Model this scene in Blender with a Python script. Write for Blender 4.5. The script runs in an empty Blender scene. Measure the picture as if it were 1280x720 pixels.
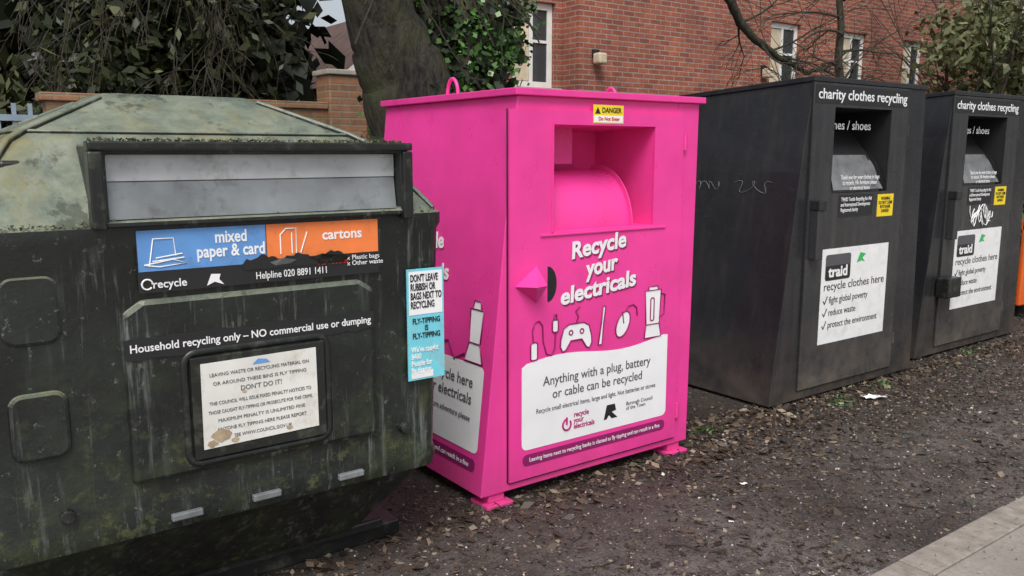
import bpy, bmesh, math, random
import numpy as np
from mathutils import Vector, Matrix, Euler
random.seed(7); rng=np.random.default_rng(7)
S=bpy.context.scene
COL=S.collection

# ---------------------------------------------------------------- materials
def new_mat(name):
    m=bpy.data.materials.new(name); m.use_nodes=True
    nt=m.node_tree; b=nt.nodes['Principled BSDF']
    return m,nt,b
def N(nt,t,**kw):
    n=nt.nodes.new(t)
    for k,v in kw.items():
        if k in n.inputs.keys(): n.inputs[k].default_value=v
        else: setattr(n,k,v)
    return n
def L(nt,a,b): nt.links.new(a,b)
def c4(c): return (c[0],c[1],c[2],1.0)
def ramp(nt,fac,p0,p1,c0=(0,0,0),c1=(1,1,1)):
    r=N(nt,'ShaderNodeValToRGB'); e=r.color_ramp.elements
    e[0].position=p0; e[1].position=p1; e[0].color=c4(c0); e[1].color=c4(c1)
    L(nt,fac,r.inputs[0]); return r.outputs[0]
def mix(nt,fac,a,b,mode='MIX'):
    m=N(nt,'ShaderNodeMix',data_type='RGBA',blend_type=mode)
    for s,v in ((m.inputs[0],fac),(m.inputs[6],a),(m.inputs[7],b)):
        if isinstance(v,(tuple,list)): s.default_value=c4(v)
        elif isinstance(v,(int,float)): s.default_value=v
        else: L(nt,v,s)
    return m.outputs[2]
def coords(nt,scale=(1,1,1)):
    tc=N(nt,'ShaderNodeTexCoord'); mp=N(nt,'ShaderNodeMapping'); mp.inputs['Scale'].default_value=scale
    L(nt,tc.outputs['Object'],mp.inputs[0]); return mp.outputs[0]
def noise(nt,vec,scale,detail=5,rough=.6):
    n=N(nt,'ShaderNodeTexNoise'); n.inputs['Scale'].default_value=scale; n.inputs['Detail'].default_value=min(detail,6)
    n.inputs['Roughness'].default_value=rough; L(nt,vec,n.inputs['Vector']); return n.outputs[0]
def zramp(nt,z0,z1):
    tc=N(nt,'ShaderNodeTexCoord'); s=N(nt,'ShaderNodeSeparateXYZ'); L(nt,tc.outputs['Object'],s.inputs[0])
    m=N(nt,'ShaderNodeMapRange'); m.inputs[1].default_value=z0; m.inputs[2].default_value=z1
    L(nt,s.outputs[2],m.inputs[0]); return m.outputs[0]
def mathn(nt,op,a,b=0):
    m=N(nt,'ShaderNodeMath',operation=op)
    for i,v in enumerate((a,b)):
        if isinstance(v,(int,float)): m.inputs[i].default_value=v
        else: L(nt,v,m.inputs[i])
    return m.outputs[0]
def bump(nt,b,h,strength,dist=.01):
    bn=N(nt,'ShaderNodeBump'); bn.inputs['Strength'].default_value=strength; bn.inputs['Distance'].default_value=dist
    L(nt,h,bn.inputs['Height']); L(nt,bn.outputs[0],b.inputs['Normal'])

def plain(name,c,rough=.5,var=.15,scale=8,metal=0,dirt=None,bmp=0,dscale=2.5,damt=.6,dlo=.52):
    m,nt,b=new_mat(name); v=coords(nt)
    n=noise(nt,v,scale,3)
    f=ramp(nt,n,.3,.7)
    col=mix(nt,f,tuple(x*(1-var) for x in c),tuple(min(1,x*(1+var)) for x in c))
    if dirt:
        n2=ramp(nt,noise(nt,v,scale*dscale,6,.7),dlo,.70)
        col=mix(nt,mathn(nt,'MULTIPLY',n2,damt),col,dirt)
    L(nt,col,b.inputs['Base Color']); b.inputs['Roughness'].default_value=rough; b.inputs['Metallic'].default_value=metal
    if bmp: bump(nt,b,n,bmp)
    return m

def painted(name,c,dirtcol,rough=.38,streak=.35,lowdirt=.6,zl=.45,scr=None,bmpd=.15):
    """weathered painted sheet steel"""
    m,nt,b=new_mat(name); v=coords(nt); vs=coords(nt,(9,9,.6))
    n=noise(nt,v,2.2,5); col=mix(nt,ramp(nt,n,.3,.7),tuple(x*.86 for x in c),tuple(min(1,x*1.10) for x in c))
    st=ramp(nt,noise(nt,vs,1.6,6,.65),.50,.76)
    col=mix(nt,mathn(nt,'MULTIPLY',st,streak),col,dirtcol)
    sp=ramp(nt,noise(nt,v,38,6,.7),.6,.72)
    col=mix(nt,mathn(nt,'MULTIPLY',sp,streak*.9),col,dirtcol)
    zz=zramp(nt,zl,.03)
    zz=mathn(nt,'MULTIPLY',zz,ramp(nt,noise(nt,v,5,6,.7),.3,.68))
    col=mix(nt,mathn(nt,'MULTIPLY',zz,lowdirt),col,dirtcol)
    if scr:
        s2=ramp(nt,noise(nt,coords(nt,(3,3,14)),3.2,6,.75),.62,.69)
        col=mix(nt,mathn(nt,'MULTIPLY',s2,.5),col,scr)
    L(nt,col,b.inputs['Base Color'])
    r=ramp(nt,noise(nt,v,6,4),.3,.75,(rough-.08,)*3,(rough+.2,)*3); L(nt,r,b.inputs['Roughness'])
    bump(nt,b,noise(nt,v,3.0,2),bmpd,.02)
    return m

M={}
M['pink']=painted('pink_paint',(.86,.052,.33),(.40,.07,.13),.32,.12,.60,.28,bmpd=.14)
M['pinkin']=painted('pink_inner',(.84,.055,.32),(.40,.06,.14),.38,.12,.1,.2)
M['black']=painted('black_paint',(.020,.021,.024),(.10,.082,.066),.24,.22,.9,.55,scr=(.08,.08,.085),bmpd=.25)
M['blackdoor']=painted('black_door_paint',(.034,.035,.038),(.15,.125,.10),.25,.28,.95,.60,scr=(.12,.12,.125),bmpd=.25)
M['darkin']=plain('dark_interior',(.012,.012,.013),.6)
M['drum']=plain('worn_drum',(.17,.175,.18),.4,.35,5,dirt=(.04,.04,.04))
M['white']=plain('white_vinyl',(.86,.86,.87),.35,.05,4)
M['whited']=plain('white_vinyl_dirty',(.83,.83,.83),.4,.06,5,dirt=(.52,.50,.46),damt=.45)
M['notice']=plain('notice_paper',(.74,.73,.69),.45,.1,4,dirt=(.46,.38,.27),damt=.6)
M['blacktxt']=plain('black_print',(.018,.018,.020),.4,.1)
M['greytxt']=plain('grey_print',(.09,.09,.10),.5,.1)
M['magtxt']=plain('magenta_print',(.42,.015,.16),.5,.1)
M['plum']=plain('plum_print',(.26,.012,.12),.5,.1)
M['shadowprint']=plain('deep_magenta_print',(.28,.01,.12),.5,.1)
M['yellow']=plain('yellow_label',(.88,.66,.02),.45,.05)
M['red']=plain('red_label',(.65,.03,.02),.45,.05)
M['blue']=plain('blue_label',(.12,.30,.64),.4,.1,6,dirt=(.08,.12,.2),dscale=1.5)
M['orange']=plain('orange_label',(.86,.22,.06),.4,.1,6,dirt=(.40,.14,.06),dscale=1.5)
M['cyan']=plain('cyan_label',(.18,.62,.74),.45,.08,6,dirt=(.3,.42,.42))
M['green']=plain('green_print',(.05,.45,.12),.5,.05)
M['steel']=plain('dull_steel',(.50,.52,.54),.34,.15,5,.15,dirt=(.22,.22,.20))
M['steeld']=plain('dull_steel_dark',(.24,.26,.27),.34,.25,5,.2,dirt=(.10,.10,.09))
M['stain']=plain('brown_stain',(.40,.31,.20),.6,.35,20)
M['orangep']=plain('orange_plastic',(.75,.13,.02),.45,.1)

def green_bin_mat():
    m,nt,b=new_mat('weathered_green_plastic'); v=coords(nt); vs=coords(nt,(11,11,.8))
    base=mix(nt,ramp(nt,noise(nt,v,2.5,5),.3,.7),(.008,.010,.009),(.020,.024,.022))
    g=N(nt,'ShaderNodeNewGeometry'); sx=N(nt,'ShaderNodeSeparateXYZ'); L(nt,g.outputs['Normal'],sx.inputs[0])
    up=ramp(nt,sx.outputs[2],.12,.5)
    lichen=mix(nt,ramp(nt,noise(nt,v,7,6,.75),.38,.62),(.115,.145,.115),(.23,.25,.18))
    lichen=mix(nt,mathn(nt,'MULTIPLY',ramp(nt,noise(nt,v,2.2,6,.75),.50,.62),.75),lichen,(.20,.175,.07))
    lichen=mix(nt,mathn(nt,'MULTIPLY',ramp(nt,noise(nt,v,5,6,.75),.56,.62),.7),lichen,(.035,.045,.03))
    base=mix(nt,up,base,lichen)
    n1=noise(nt,vs,2.2,6,.72)
    side=mathn(nt,'SUBTRACT',1,up)
    st=mathn(nt,'MULTIPLY',ramp(nt,n1,.54,.66),ramp(nt,noise(nt,v,1.7,3,.6),.42,.58))
    base=mix(nt,mathn(nt,'MULTIPLY',st,.60),base,(.22,.24,.23))
    moss=mathn(nt,'MULTIPLY',mathn(nt,'MULTIPLY',ramp(nt,noise(nt,v,5,6,.8),.47,.62),zramp(nt,1.25,.40)),side)
    base=mix(nt,mathn(nt,'MULTIPLY',moss,.70),base,(.040,.050,.020))
    moss2=mathn(nt,'MULTIPLY',ramp(nt,noise(nt,v,12,6,.8),.55,.63),mathn(nt,'MULTIPLY',zramp(nt,1.0,.40),side))
    base=mix(nt,mathn(nt,'MULTIPLY',moss2,.65),base,(.10,.11,.04))
    sp=ramp(nt,noise(nt,v,30,6,.75),.61,.68)
    base=mix(nt,mathn(nt,'MULTIPLY',sp,.5),base,(.24,.25,.22))
    L(nt,base,b.inputs['Base Color'])
    L(nt,ramp(nt,noise(nt,v,7,5),.3,.7,(.22,)*3,(.58,)*3),b.inputs['Roughness'])
    bump(nt,b,noise(nt,v,9,6,.65),.3,.02)
    return m
M['gbin']=green_bin_mat()
M['gdark']=plain('black_plastic',(.013,.015,.014),.32,.3,6,dirt=(.09,.095,.07),bmp=.1)

def brick_mat(name,c1,c2,mortar,dark):
    m,nt,b=new_mat(name)
    tc=N(nt,'ShaderNodeTexCoord'); s=N(nt,'ShaderNodeSeparateXYZ'); L(nt,tc.outputs['Object'],s.inputs[0])
    cb=N(nt,'ShaderNodeCombineXYZ'); L(nt,mathn(nt,'ADD',s.outputs[0],s.outputs[1]),cb.inputs[0]); L(nt,s.outputs[2],cb.inputs[1])
    br=N(nt,'ShaderNodeTexBrick'); L(nt,cb.outputs[0],br.inputs['Vector'])
    br.inputs['Scale'].default_value=1; br.inputs['Brick Width'].default_value=.225; br.inputs['Row Height'].default_value=.075
    br.inputs['Mortar Size'].default_value=.010; br.inputs['Color1'].default_value=c4(c1); br.inputs['Color2'].default_value=c4(c2)
    br.inputs['Mortar'].default_value=c4(mortar); br.inputs['Bias'].default_value=-.1; br.inputs['Mortar Smooth'].default_value=.3
    v=tc.outputs['Object']
    col=mix(nt,mathn(nt,'MULTIPLY',ramp(nt,noise(nt,v,1.3,5,.7),.42,.7),.5),br.outputs[0],dark)
    wn=N(nt,'ShaderNodeTexNoise'); wn.inputs['Scale'].default_value=6; wn.inputs['Detail'].default_value=6; wn.inputs['Roughness'].default_value=.8; L(nt,cb.outputs[0],wn.inputs['Vector'])
    col=mix(nt,.6,col,ramp(nt,wn.outputs[0],.3,.7,(.45,)*3,(1.25,)*3),'MULTIPLY')
    L(nt,col,b.inputs['Base Color']); b.inputs['Roughness'].default_value=.85
    bump(nt,b,mathn(nt,'SUBTRACT',1,br.outputs[1]),.6,.01)
    return m
M['brick']=brick_mat('red_brick',(.44,.125,.070),(.25,.070,.048),(.36,.29,.24),(.13,.05,.04))
M['brickw']=brick_mat('wall_brick',(.42,.19,.10),(.26,.14,.08),(.30,.25,.18),(.10,.105,.045))
M['frame']=plain('white_frame_paint',(.80,.79,.75),.5,.08,4)
M['stone']=plain('stone',(.38,.35,.30),.8,.2,5)
M['curtain']=plain('window_board',(.62,.52,.38),.7,.25,3)
M['tile']=plain('roof_tile',(.10,.06,.05),.8,.3,3,bmp=.3)
def glass():
    m,nt,b=new_mat('window_glass'); b.inputs['Base Color'].default_value=(.05,.055,.06,1); b.inputs['Roughness'].default_value=.06
    b.inputs['IOR'].default_value=1.5; return m
M['glass']=glass()
def leaf_mat(name,ca,cb,cc=None,rough=.5,trans=0):
    m,nt,b=new_mat(name); g=N(nt,'ShaderNodeNewGeometry')
    r=N(nt,'ShaderNodeValToRGB'); e=r.color_ramp.elements; e[0].color=c4(ca); e[1].color=c4(cb); e[0].position=.0; e[1].position=.8
    if cc: k=r.color_ramp.elements.new(.97); k.color=c4(cc)
    L(nt,g.outputs['Random Per Island'],r.inputs[0])
    L(nt,r.outputs[0],b.inputs['Base Color']); b.inputs['Roughness'].default_value=rough
    return m
M['ivy']=leaf_mat('ivy_leaf',(.018,.055,.012),(.075,.17,.035),(.15,.27,.07),.35)
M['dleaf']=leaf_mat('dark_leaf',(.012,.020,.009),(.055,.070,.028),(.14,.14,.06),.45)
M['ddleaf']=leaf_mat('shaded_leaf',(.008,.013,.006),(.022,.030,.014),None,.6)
M['bleaf']=leaf_mat('brown_green_leaf',(.045,.05,.022),(.12,.12,.055),(.18,.16,.09),.6)
M['yleaf']=leaf_mat('yellow_green_leaf',(.05,.065,.022),(.16,.18,.07),(.27,.26,.14),.6)
M['deadleaf']=leaf_mat('leaf_litter',(.020,.014,.010),(.11,.075,.050),(.28,.22,.16),.6)
M['grit']=leaf_mat('grit',(.035,.030,.026),(.16,.14,.125),(.46,.43,.40),.6)
M['wleaf']=leaf_mat('pale_litter',(.12,.09,.06),(.45,.40,.33),(.7,.68,.64),.7)
def bark(name,a,b_,moss):
    m,nt,b=new_mat(name); v=coords(nt); vs=coords(nt,(6,6,1.2))
    h=noise(nt,vs,3.5,6,.7)
    col=mix(nt,ramp(nt,h,.38,.62),a,b_)
    col=mix(nt,mathn(nt,'MULTIPLY',ramp(nt,noise(nt,v,1.8,5,.7),.45,.62),.7),col,moss)
    L(nt,col,b.inputs['Base Color']); b.inputs['Roughness'].default_value=.85
    bump(nt,b,h,1.0,.08); return m
M['bark']=bark('tree_bark',(.012,.010,.008),(.075,.066,.048),(.075,.085,.030))
M['twig']=bark('twig_bark',(.035,.028,.020),(.10,.085,.06),(.075,.08,.04))

def ground_mat():
    m,nt,b=new_mat('dirty_asphalt'); v=coords(nt)
    col=mix(nt,ramp(nt,noise(nt,v,.8,5,.65),.38,.62),(.058,.046,.039),(.150,.130,.118))
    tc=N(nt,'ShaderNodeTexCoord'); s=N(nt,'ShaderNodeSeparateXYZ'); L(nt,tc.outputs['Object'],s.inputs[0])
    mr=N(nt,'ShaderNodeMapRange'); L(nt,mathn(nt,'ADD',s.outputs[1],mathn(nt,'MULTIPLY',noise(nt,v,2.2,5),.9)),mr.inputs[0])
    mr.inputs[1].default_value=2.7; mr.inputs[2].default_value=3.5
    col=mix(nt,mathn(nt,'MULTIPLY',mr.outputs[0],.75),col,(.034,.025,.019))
    col=mix(nt,mathn(nt,'MULTIPLY',ramp(nt,noise(nt,v,11,6,.8),.46,.58),.75),col,(.036,.028,.023))
    vo=N(nt,'ShaderNodeTexVoronoi'); vo.inputs['Scale'].default_value=95; L(nt,v,vo.inputs['Vector'])
    sp=ramp(nt,vo.outputs['Distance'],.15,.42,(1,1,1),(0,0,0))
    sep=N(nt,'ShaderNodeSeparateColor'); L(nt,vo.outputs['Color'],sep.inputs[0])
    light=ramp(nt,sep.outputs[0],.62,.95)
    col=mix(nt,mathn(nt,'MULTIPLY',mathn(nt,'MULTIPLY',sp,light),.7),col,(.27,.245,.225))
    dark=ramp(nt,sep.outputs[1],.5,.9)
    col=mix(nt,mathn(nt,'MULTIPLY',mathn(nt,'MULTIPLY',sp,dark),.8),col,(.020,.016,.013))
    L(nt,col,b.inputs['Base Color'])
    L(nt,ramp(nt,noise(nt,v,1.7,5),.38,.62,(.26,)*3,(.75,)*3),b.inputs['Roughness'])
    h=mathn(nt,'ADD',mathn(nt,'MULTIPLY',sp,.5),noise(nt,v,20,6,.7))
    bump(nt,b,h,.9,.015); return m
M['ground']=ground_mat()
def paving_mat():
    m,nt,b=new_mat('paving_slabs'); v=coords(nt)
    br=N(nt,'ShaderNodeTexBrick'); L(nt,v,br.inputs['Vector']); br.inputs['Scale'].default_value=1
    br.inputs['Brick Width'].default_value=.9; br.inputs['Row Height'].default_value=.6; br.inputs['Mortar Size'].default_value=.006
    br.inputs['Color1'].default_value=(.36,.325,.285,1); br.inputs['Color2'].default_value=(.31,.28,.245,1); br.inputs['Mortar'].default_value=(.09,.08,.07,1)
    col=mix(nt,ramp(nt,noise(nt,v,60,5,.8),.4,.62),br.outputs[0],(.25,.225,.195))
    col=mix(nt,mathn(nt,'MULTIPLY',ramp(nt,noise(nt,v,2.4,6,.7),.45,.7),.6),col,(.19,.165,.14))
    L(nt,col,b.inputs['Base Color']); b.inputs['Roughness'].default_value=.8
    bump(nt,b,noise(nt,v,90,4),.3,.004); return m
M['paving']=paving_mat()
M['kerb']=plain('edging_stone',(.27,.24,.205),.8,.25,14,dirt=(.12,.095,.07),bmp=.3)

# ---------------------------------------------------------------- geometry helpers
def link(o,parent):
    COL.objects.link(o)
    if parent: o.parent=parent
    return o
def root(name,loc,rz=0):
    e=bpy.data.objects.new(name,None); e.location=loc; e.rotation_euler=(0,0,rz); e.empty_display_size=.2
    COL.objects.link(e); return e
def mesh(name,verts,faces,mat,parent=None,bevel=0,smooth=False,seg=2):
    me=bpy.data.meshes.new(name); me.from_pydata([tuple(v) for v in verts],[],faces); me.update()
    bm=bmesh.new(); bm.from_mesh(me); bmesh.ops.recalc_face_normals(bm,faces=bm.faces[:]); bm.to_mesh(me); bm.free()
    if isinstance(mat,str): mat=M[mat]
    me.materials.append(mat)
    o=bpy.data.objects.new(name,me); link(o,parent)
    if smooth:
        me.polygons.foreach_set('use_smooth',[True]*len(me.polygons))
        try: me.set_sharp_from_angle(angle=math.radians(38))
        except Exception: pass
    if bevel:
        md=o.modifiers.new('bevel','BEVEL'); md.width=bevel; md.segments=seg; md.limit_method='ANGLE'; md.angle_limit=math.radians(30)
    return o
def box(name,x0,x1,y0,y1,z0,z1,mat,parent=None,bevel=0):
    v=[(x0,y0,z0),(x1,y0,z0),(x1,y1,z0),(x0,y1,z0),(x0,y0,z1),(x1,y0,z1),(x1,y1,z1),(x0,y1,z1)]
    f=[(0,1,2,3),(4,5,6,7),(0,1,5,4),(1,2,6,5),(2,3,7,6),(3,0,4,7)]
    return mesh(name,v,f,mat,parent,bevel)
def prism(name,pts,y0,y1,mat,parent=None,bevel=0):
    n=len(pts); v=[(p[0],y0,p[1]) for p in pts]+[(p[0],y1,p[1]) for p in pts]
    f=[tuple(range(n)),tuple(range(n,2*n))]+[(i,(i+1)%n,(i+1)%n+n,i+n) for i in range(n)]
    return mesh(name,v,f,mat,parent,bevel)
def rrect(x0,x1,z0,z1,r,seg=5):
    pts=[]
    for cx,cz,a0 in ((x1-r,z0+r,-90),(x1-r,z1-r,0),(x0+r,z1-r,90),(x0+r,z0+r,180)):
        for i in range(seg+1):
            a=math.radians(a0+90*i/seg); pts.append((cx+r*math.cos(a),cz+r*math.sin(a)))
    return pts
def ringpanel(name,x0,x1,z0,z1,hx0,hx1,hz0,hz1,y0,y1,mat,parent,bevel=0):
    o=[(x0,z0),(x1,z0),(x1,z1),(x0,z1)]; h=[(hx0,hz0),(hx1,hz0),(hx1,hz1),(hx0,hz1)]
    v=[(a,y0,b) for a,b in o+h]+[(a,y1,b) for a,b in o+h]; f=[]
    for i in range(4):
        j=(i+1)%4
        f+=[(i,j,4+j,4+i),(8+i,8+j,12+j,12+i),(i,j,8+j,8+i),(4+i,4+j,12+j,12+i)]
    return mesh(name,v,f,mat,parent,bevel)
def curve_mesh(name,splines,depth,mat,parent=None,res=2,cyclic=False):
    cu=bpy.data.curves.new(name,'CURVE'); cu.dimensions='3D'; cu.bevel_depth=depth; cu.bevel_resolution=res; cu.use_fill_caps=True
    for sp in splines:
        s=cu.splines.new('POLY'); s.points.add(len(sp)-1)
        for i,p in enumerate(sp):
            s.points[i].co=(p[0],p[1],p[2],1); s.points[i].radius=p[3] if len(p)>3 else 1
        s.use_cyclic_u=cyclic
    o=bpy.data.objects.new(name,cu); COL.objects.link(o)
    dg=bpy.context.evaluated_depsgraph_get(); me=bpy.data.meshes.new_from_object(o.evaluated_get(dg))
    bpy.data.objects.remove(o); bpy.data.curves.remove(cu)
    me.materials.clear(); me.materials.append(M[mat] if isinstance(mat,str) else mat)
    me.polygons.foreach_set('use_smooth',[True]*len(me.polygons))
    o=bpy.data.objects.new(name,me); return link(o,parent)
def text(name,body,x,y,z,size,mat,parent,align='LEFT',rot=0,side=False,bold=0,sx=1,shear=0,tilt=0,ls=1,width=None):
    cu=bpy.data.curves.new(name,'FONT'); cu.body=body; cu.size=size; cu.align_x=align; cu.offset=bold*size; cu.extrude=.0006
    cu.shear=shear; cu.space_line=ls; cu.resolution_u=3
    o=bpy.data.objects.new(name,cu); COL.objects.link(o)
    dg=bpy.context.evaluated_depsgraph_get(); dg.update(); me=bpy.data.meshes.new_from_object(o.evaluated_get(dg))
    bpy.data.objects.remove(o); bpy.data.curves.remove(cu)
    me.materials.clear(); me.materials.append(M[mat])
    if width and len(me.vertices):
        co=np.empty(len(me.vertices)*3); me.vertices.foreach_get('co',co); co=co.reshape(-1,3)
        sx=width/(co[:,0].max()-co[:,0].min())
    me.transform(Matrix.Diagonal((sx,1,1,1)))
    o=bpy.data.objects.new(name,me); link(o,parent); o.location=(x,y,z)
    if side: R=Matrix.Rotation(math.radians(-90),4,'Z')@Matrix.Rotation(math.radians(90)+tilt,4,'X')@Matrix.Rotation(rot,4,'Z')
    else: R=Matrix.Rotation(math.radians(90),4,'X')@Matrix.Rotation(rot,4,'Z')
    o.rotation_euler=R.to_euler(); return o
def quads(name,c,size,mat,parent=None,elong=1.6,flat=False):
    c=np.asarray(c); n=len(c); a=rng.normal(size=(n,3)); b=rng.normal(size=(n,3))
    if flat: a[:,2]*=.25; b[:,2]*=.25
    a/=np.linalg.norm(a,axis=1)[:,None]; b-=a*(a*b).sum(1)[:,None]; b/=np.linalg.norm(b,axis=1)[:,None]
    s=(size*rng.uniform(.5,1.5,n))[:,None]
    v=np.stack([c-a*s*elong*.5,c-a*s*.1+b*s*.5,c+a*s*elong*.5,c-a*s*.1-b*s*.5],1).reshape(-1,3)
    if flat: v[:,2]=np.maximum(v[:,2],.001)
    me=bpy.data.meshes.new(name); me.vertices.add(4*n); me.vertices.foreach_set('co',v.ravel())
    me.loops.add(4*n); me.loops.foreach_set('vertex_index',np.arange(4*n,dtype=np.int32))
    me.polygons.add(n); me.polygons.foreach_set('loop_start',np.arange(0,4*n,4,dtype=np.int32))
    me.update(calc_edges=True); me.validate(); me.materials.append(M[mat])
    o=bpy.data.objects.new(name,me); return link(o,parent)
def clumps(box6,ncl,per,rad,taper=None):
    x0,x1,y0,y1,z0,z1=box6
    cc=rng.uniform((x0,y0,z0),(x1,y1,z1),(ncl,3))
    if taper is not None:
        cc=np.array([p for p in cc if taper(p)])
    rr=rad*rng.uniform(.5,1.3,len(cc))
    pts=cc[:,None,:]+rng.normal(size=(len(cc),per,3))*rr[:,None,None]*np.array([.5,.5,.42])
    pts=pts.reshape(-1,3); return pts[pts[:,2]>.02]

# ---------------------------------------------------------------- ground
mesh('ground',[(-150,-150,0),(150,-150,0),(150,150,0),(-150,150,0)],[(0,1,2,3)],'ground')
mesh('pavement',[(-60,-12,.012),(60,-12,.012),(60,1.50,.012),(-60,1.50,.012)],[(0,1,2,3)],'paving')
kr=root('pavement_edging',(0,0,0))
x=-6.0; i=0
while x<16:
    l=.914; box('edging_stone_%d'%i,x+.004,x+l-.004,1.505+random.uniform(-.003,.003),1.655+random.uniform(-.006,.004),-.05,.016+random.uniform(-.003,.004),'kerb',kr,.006); x+=l; i+=1
def scatter(n,x0,x1,y0,y1): return np.column_stack([rng.uniform(x0,x1,n),rng.uniform(y0,y1,n),rng.uniform(.001,.006,n)])
lit=np.vstack([scatter(9000,.5,9,1.68,3.3),scatter(8000,3,12,2.5,3.4),scatter(9000,1.4,10,2.9,5)])
quads('leaf_litter',lit,.014,'deadleaf',None,1.7,True)
gr=np.vstack([scatter(19000,.5,9,1.62,3.4),scatter(900,2.5,8,.6,1.66)+np.array([0,0,.014])])
quads('gravel_grit',gr,.008,'grit',None,1.2,True)
def along(n,x0,x1,yc,sd): return np.column_stack([rng.uniform(x0,x1,n),yc-np.abs(rng.normal(0,sd,n)),rng.uniform(.002,.012,n)])
bg=np.vstack([scatter(350,1.5,8,1.7,3.0),along(420,3.3,4.6,3.35,.3),along(500,4.2,9,3.28,.12),along(300,1.2,3.5,3.1,.15)]); quads('fallen_leaves',bg,.030,'deadleaf',None,1.8,True)
quads('pale_litter',np.vstack([scatter(150,1.5,8,1.7,3.1),along(60,3.3,5,3.3,.3)]),.014,'wleaf',None,1.6,True)
tw=[]
for k in range(90):
    x,y=random.uniform(1.2,8),random.uniform(1.7,3.3); a=random.uniform(0,6.28); l=random.uniform(.04,.18)
    tw.append([(x,y,.006),(x+l*.5*math.cos(a),y+l*.5*math.sin(a),.010),(x+l*math.cos(a+.3),y+l*math.sin(a+.3),.006)])
curve_mesh('fallen_twigs',tw,.0028,'twig',None,1)
def crumple(name,x,y,s):
    bm=bmesh.new(); bmesh.ops.create_grid(bm,x_segments=6,y_segments=4,size=1)
    for v in bm.verts: v.co=Vector((v.co.x*s+random.uniform(-.1,.1)*s,v.co.y*s*.5+random.uniform(-.1,.1)*s,abs(random.uniform(0,.3))*s+.006))
    me=bpy.data.meshes.new(name); bm.to_mesh(me); bm.free(); me.materials.append(M['white']); o=bpy.data.objects.new(name,me); o.location=(x,y,0); o.rotation_euler=(0,0,-.4); COL.objects.link(o)
crumple('paper_litter',5.21,3.0,.075); crumple('paper_litter.001',3.3,2.55,.018); crumple('paper_litter.002',2.9,2.3,.012)
wv=[]
for (cx,cy) in ((4.9,3.05),(5.05,3.12),(3.75,3.2),(5.6,3.14),(7.1,3.25)):
    for k in range(26): wv.append((cx+random.gauss(0,.05),cy+random.gauss(0,.03),random.uniform(.004,.025)))
quads('weeds',wv,.014,'ivy',None,2.2)

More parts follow.
